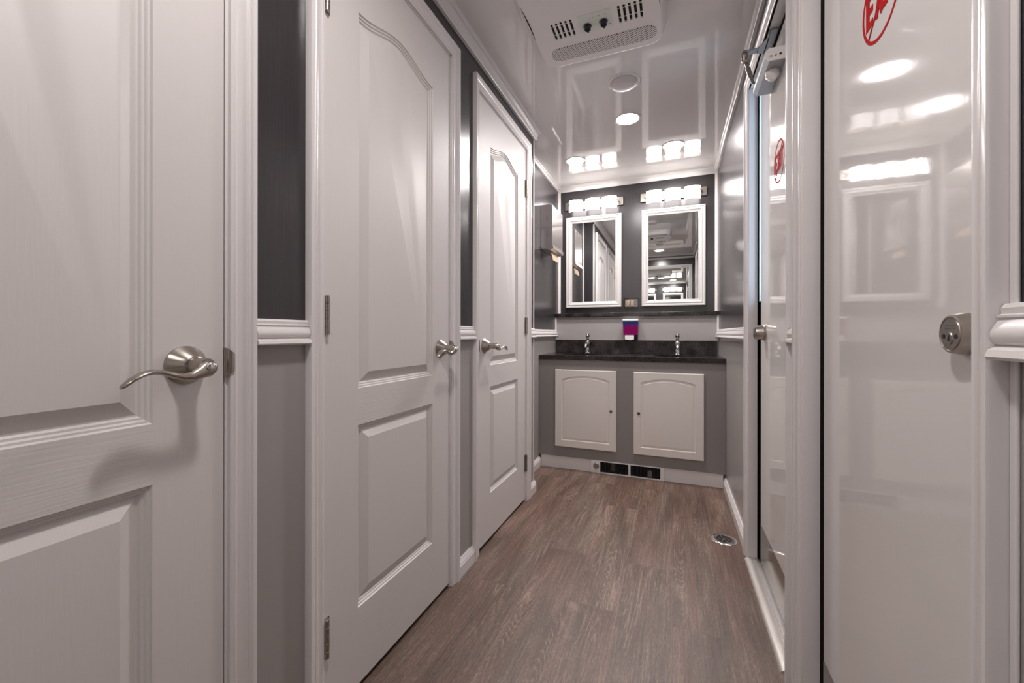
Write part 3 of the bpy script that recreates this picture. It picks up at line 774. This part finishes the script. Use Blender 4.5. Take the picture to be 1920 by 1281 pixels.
ceiling_lamp(-0.666, 2.955, True, 'lit round ceiling lamp nearest the left vanity light')
ceiling_lamp(0.001, 2.950, True, 'lit round ceiling lamp nearest the right vanity light')
ceiling_lamp(-0.195, 0.42, True, 'lit round ceiling lamp above the viewer by the nearest stall door')
ceiling_lamp(-0.232, 2.117, False, 'unlit round ceiling lamp between the air conditioner and the lit one')

# ------------------------------------------------------------------ ceiling air conditioner
r = empty('air_conditioner', (-0.285, 1.53, ZC)); tag(r, 'off-white ceiling air conditioner with vents, two black knobs and a perforated grille', 'air conditioner')
ax, ay, aw, ah = -0.285, 1.525, 0.250, 0.272     # centre and half sizes of the lower face
ZA = 2.200
def rrect(hx, hy, rad, z, n=8, cx=ax, cy=ay):
    pts = []
    for sx_, sy_, a0 in ((1, 1, 0), (-1, 1, PI/2), (-1, -1, PI), (1, -1, 3*PI/2)):
        for q in range(n+1):
            a = a0+q/n*PI/2
            pts.append((cx+sx_*(hx-rad)+rad*math.cos(a), cy+sy_*(hy-rad)+rad*math.sin(a), z))
    return pts
b = MB()
b.loops([rrect(aw+.012, ah+.012, .07, ZC-.0005), rrect(aw+.012, ah+.012, .07, ZC-.012), rrect(aw+.006, ah+.006, .068, ZC-.035), rrect(aw-.001, ah-.001, .062, ZA+.008), rrect(aw-.004, ah-.004, .058, ZA+.003), rrect(aw-.010, ah-.010, .052, ZA)], True, True, False)
# lower face: a plate with slot openings on both vent rows
import bmesh
def face_plate():
    bm = bmesh.new()
    def ring(pts):
        vs = [bm.verts.new(p) for p in pts]
        return [bm.edges.new((vs[i], vs[(i+1) % len(vs)])) for i in range(len(vs))], vs
    es, _ = ring(rrect(aw-.010, ah-.010, .052, ZA))
    allv = []
    for sx_, sy_ in slots:
        pts = []
        for q in range(9): a = q/8*PI; pts.append((sx_+.0048*math.cos(a), sy_+.040+.0048*math.sin(a), ZA))
        for q in range(9): a = PI+q/8*PI; pts.append((sx_+.0048*math.cos(a), sy_-.040+.0048*math.sin(a), ZA))
        e, v = ring(pts); es += e; allv.append(v)
    bmesh.ops.triangle_fill(bm, edges=es, use_beauty=True, normal=(0,0,-1))
    for v in allv:
        up = [bm.verts.new((p.co.x, p.co.y, ZA+.006)) for p in v]
        for i in range(len(v)): bm.faces.new((v[i], v[(i+1) % len(v)], up[(i+1) % len(v)], up[i]))
    bmesh.ops.recalc_face_normals(bm, faces=bm.faces[:])
    me = bpy.data.meshes.new('face_plate'); bm.to_mesh(me); bm.free(); me.materials.append(M['plastic'])
    o = bpy.data.objects.new('face_plate', me); col.objects.link(o); o.parent = r; o.location = -pworld(r)
slots = []
for yy in (1.578, 1.355):
    for q in range(5):
        slots.append((-0.443+q*.0185, yy)); slots.append((-0.189+q*.0195, yy))
b.build('housing', M['plastic'], r, smooth=0.7)
face_plate()
b = MB(); b.box(-0.455, -0.355, 1.29, 1.64, ZA+.0062, ZA+.0090); b.box(-0.201, -0.098, 1.29, 1.64, ZA+.0062, ZA+.0090)
b.build('vent_interior', M['hole'], r, smooth=0)
for yy in (1.552, 1.598, 1.335, 1.375):
    for xa_, xb_ in ((-0.452, -0.36), (-0.198, -0.10)):
        MB().box(xa_, xb_, yy-.0012, yy+.0012, ZA+.0035, ZA+.0058).build('vent_rib', M['plastic'], r, smooth=0)
b = MB(); b.loops([rrect(.213, .041, .034, ZA+.0005, cy=1.714, cx=-.275), rrect(.213, .041, .034, ZA-.0012, cy=1.714, cx=-.275), rrect(.210, .038, .031, ZA-.0022, cy=1.714, cx=-.275)], True, False, True)
b.build('return_grille', M['perf'], r, smooth=0.3)
b = MB(); b.box(-0.343, -0.216, 1.532, 1.622, ZA-.0012, ZA); cp = b.build('control_panel', M['plastic_panel'], r, smooth=0)
for kx, ky in ((-0.311, 1.590), (-0.249, 1.588)):
    b = MB(); b.lathe((kx, ky, ZA-.0012), (0,0,-1), [(0.0150, 0), (0.0150, .002), (0.0130, .003), (0.0122, .014), (0.011, .0155), (0.001, .016)], 32)
    b.box(kx-.003, kx+.003, ky-.013, ky+.013, ZA-.019, ZA-.012)
    b.build('control_knob', M['knob'], cp, smooth=0.5)
    n = 22; b = MB(); rings = []
    for q in range(n+1):
        a = 0.2+q/n*(PI*1.15); rings.append([(kx+rr*math.cos(a+1.3), ky+rr*math.sin(a+1.3), zz) for rr, zz in ((.0165, ZA-.0012), (.0165, ZA-.0015), (.0182, ZA-.0015), (.0182, ZA-.0012))])
    b.loops(rings, True, True, True); b.build('dial_mark', M['blue'], cp, smooth=0)
for px, py, w_ in ((-0.297, 1.552, .003), (-0.285, 1.552, .002), (-0.262, 1.551, .004), (-0.272, 1.551, .004), (-0.240, 1.5505, .003), (-0.228, 1.607, .006)):
    MB().box(px-w_/2, px+w_/2, py-.0011, py+.0011, ZA-.0015, ZA-.0012).build('printed_mark', M['ink'], cp, smooth=0)
for s in (-1, 1):       # curved side outlet flaps
    b = MB(); rings = []; n = 14
    for q in range(n+1):
        t = q/n; yy = 1.415+t*.175; bul = math.sin(PI*t)**0.7*.020
        xo = ax+s*(aw-.006+bul); xi = ax+s*(aw-.014)
        rings.append([(xi, yy, ZA+.012), (xo-s*.004, yy, ZA+.004), (xo, yy, ZA+.008), (xo+s*.006, yy, ZA+.05), (xi, yy, ZA+.05)])
    b.loops(rings, True, True, True); b.build('side_flap', M['plastic'], r, smooth=0.6)
    b = MB(); rings = []
    for q in range(n+1):
        t = q/n; yy = 1.412+t*.182; bul = math.sin(PI*t)**0.9*.005
        rings.append([(ax+s*(aw-.010), yy, ZA-.0006), (ax+s*(aw-.010-bul), yy, ZA-.0006), (ax+s*(aw-.010-bul), yy, ZA+.004), (ax+s*(aw-.010), yy, ZA+.012)])
    b.loops(rings, True, True, True); b.build('flap_gap', M['hole'], r, smooth=0)

# ------------------------------------------------------------------ paper towel dispenser
r = empty('paper_towel_dispenser', (XA, 3.13, 1.64)); tag(r, 'stainless steel paper towel dispenser with tan towel, on the recessed left wall', 'towel dispenser')
dy0, dy1, dx, z0, z1 = 2.978, 3.285, 0.094, 1.655, 1.978
X = XA+.0002
b = MB()
sec = [(X, z0), (X+dx*.62, z0-.004), (X+dx, z0+.012), (X+dx, z1-.008), (X+dx-.008, z1), (X, z1)]
b.loops([[(x, y, z) for x, z in sec] for y in (dy0, dy1)], True, True, True)
b.build('cabinet', M['steel'], r, smooth=0.3, bevel=0.0012)
b = MB()
sec = [(X+.002, z0-.002), (X+.002, z0-.010), (X+dx*.45, z0-.010), (X+dx*.72, z0-.022), (X+dx+.008, z0-.012), (X+dx+.004, z0+.014), (X+dx-.002, z0+.014), (X+dx*.62, z0-.003)]
b.loops([[(x, y, z) for x, z in sec] for y in (dy0-.001, dy1+.001)], True, True, True)
b.build('lip', M['steel'], r, smooth=0.3)
for zz in ((1.845, 1.888), (1.733, 1.777)):
    b = MB(); b.box(X+.050, X+.0545, dy0-.0016, dy0-.0001, zz[0], zz[1]); b.build('sight_slot', M['hole'], r, smooth=0)
b = MB(); pts = [(X+.003+t*.088, 1.812-.004*abs(2*t-1)**3) for t in [q/12 for q in range(13)]]
b.loops([[(x, dy0-.0014, z-.0012), (x, dy0-.0014, z+.0012), (x, dy0-.0001, z+.0012), (x, dy0-.0001, z-.0012)] for x, z in pts], True, True, True)
b.build('seam', M['chrome'], r, smooth=0)
b = MB(); b.lathe((X+dx-.0002, 3.20, z1-.022), (1,0,0), [(0.0065, 0), (0.0065, .004), (0.003, .0045), (0.003, .002), (0.0003, .002)], 20); b.build('lock', M['nickel_dark'], r, smooth=0.5)
b = MB(); rings = []
for q in range(9):
    t = q/8; rings.append([(X+.058+.014*t+.010*math.sin(t*2.2), y, z0-.013-.075*t) for y in (3.035+.01*t, 3.10, 3.16, 3.235-.006*t)])
front = rings; back = [[(p[0]-.0035, p[1], p[2]) for p in rg] for rg in reversed(rings)]
b.loops(front+back, False, False, False)
b.build('paper_towel', M['paper'], r, smooth=1.0)

# ------------------------------------------------------------------ toe-kick heater
r = empty('toe_kick_heater', (-0.30, YV, 0)); tag(r, 'white toe-kick heater with black slatted grilles and dial, under the vanity', 'heater')
hx0, hx1 = -0.549, -0.052; yh = YV-.004
b = MB().box(hx0, hx1, yh, YV+.02, 0.0005, 0.006); b.box(hx0, hx1, yh, YV+.02, 0.083, 0.0895)
b.box(hx0, -0.484, yh, YV+.02, 0.006, 0.083); b.box(-0.289, -0.275, yh, YV+.02, 0.006, 0.083); b.box(-0.079, hx1, yh, YV+.02, 0.006, 0.083)
b.build('cover', M['plastic'], r, smooth=0)
for ga, gb in ((-0.484, -0.289), (-0.275, -0.079)):
    b = MB().box(ga, gb, YV+.012, YV+.018, 0.006, 0.083); g = b.build('grille', M['hole'], r, smooth=0)
    b = MB(); n = 23
    for q in range(n):
        x = ga+(q+.5)/n*(gb-ga)
        b.box(x-.0009, x+.0009, yh+.001, YV+.011, 0.0065, 0.0825)
    b.build('fins', simple('black_painted_metal', (0.02, 0.02, 0.022), 0.35), g, smooth=0)
b = MB(); b.box(-0.409, -0.380, YV+.006, YV+.0115, 0.020, 0.074); b.build('inner_label', M['nickel_dark'], r, smooth=0)
b = MB(); b.box(-0.163, -0.135, YV+.006, YV+.0115, 0.012, 0.058); b.build('inner_label', M['alu'], r, smooth=0)
b = MB(); b.lathe((-0.512, yh, 0.052), (0,-1,0), [(0.021, 0), (0.021, .002), (0.017, .004), (0.016, .012), (0.001, .013)], 32); b.box(-0.5145, -0.5095, yh-.018, yh-.012, 0.036, 0.068)
b.build('dial', M['alu'], r, smooth=0.5)

# ------------------------------------------------------------------ floor drain
cx, cy = 0.231, 2.222
r = empty('floor_drain', (cx, cy, 0)); tag(r, 'round chrome floor drain with cross-shaped grate near the right baseboard', 'floor drain')
b = MB(); b.lathe((cx, cy, 0.0002), (0,0,1), [(0.058, 0), (0.058, .0015), (0.053, .004), (0.040, .0045), (0.038, .002)], 48, cap1=False); b.build('rim', M['chrome'], r, smooth=0.6)
b = MB(); b.lathe((cx, cy, 0.0002), (0,0,1), [(0.039, 0.0005), (0.039, .001)], 40); b.build('well', M['hole'], r, smooth=0)
b = MB(); n = 36
for r0, r1 in ((0.034, 0.0385), (0.0195, 0.0235), (0.0, 0.008)):
    rings = [[(cx+rr*math.cos(2*PI*i/n), cy+rr*math.sin(2*PI*i/n), z) for i in range(n)] for rr, z in ((r1, .0014), (r1, .0036), (max(r0, .0004), .0036), (max(r0, .0004), .0014))]
    b.loops(rings, True)
for a in (0.4, 0.4+PI/4, 0.4+PI/2, 0.4+3*PI/4):
    c_, s_ = math.cos(a), math.sin(a)
    pts = [(-.037, -.0022), (.037, -.0022), (.037, .0022), (-.037, .0022)]
    b.loops([[(cx+p*c_-q*s_, cy+p*s_+q*c_, z) for p, q in pts] for z in (.0016, .0034)], True, True, True)
b.build('grate', M['chrome'], r, smooth=0.5)

# ------------------------------------------------------------------ world, camera, view
w = bpy.data.worlds.new('daylight'); bpy.context.scene.world = w; w.use_nodes = True
bg = w.node_tree.nodes['Background']; bg.inputs['Color'].default_value = (0.50, 0.74, 1.0, 1); bg.inputs['Strength'].default_value = 1.6

cam = bpy.data.cameras.new('camera'); co = bpy.data.objects.new('camera', cam); col.objects.link(co)
cam.sensor_width = 36; cam.lens = 766/1920*36; cam.shift_y = -15.3/1920; cam.clip_start = 0.02
yaw, rol = 0.3755, 0.0012
fwd = Vector((-math.sin(yaw), math.cos(yaw), 0)); right = Vector((math.cos(yaw), math.sin(yaw), 0))
rt = right*math.cos(rol) + Vector((0,0,1))*math.sin(rol); up = rt.cross(fwd)
mw = Matrix((( rt.x, up.x, -fwd.x, 0), (rt.y, up.y, -fwd.y, 0), (rt.z, up.z, -fwd.z, 1.0), (0,0,0,1)))
co.matrix_world = mw
sc = bpy.context.scene; sc.camera = co
sc.view_settings.view_transform = 'Standard'; sc.view_settings.look = 'None'
sc.view_settings.exposure = 1.95; sc.view_settings.gamma = 1.0; sc.view_settings.use_curve_mapping = False
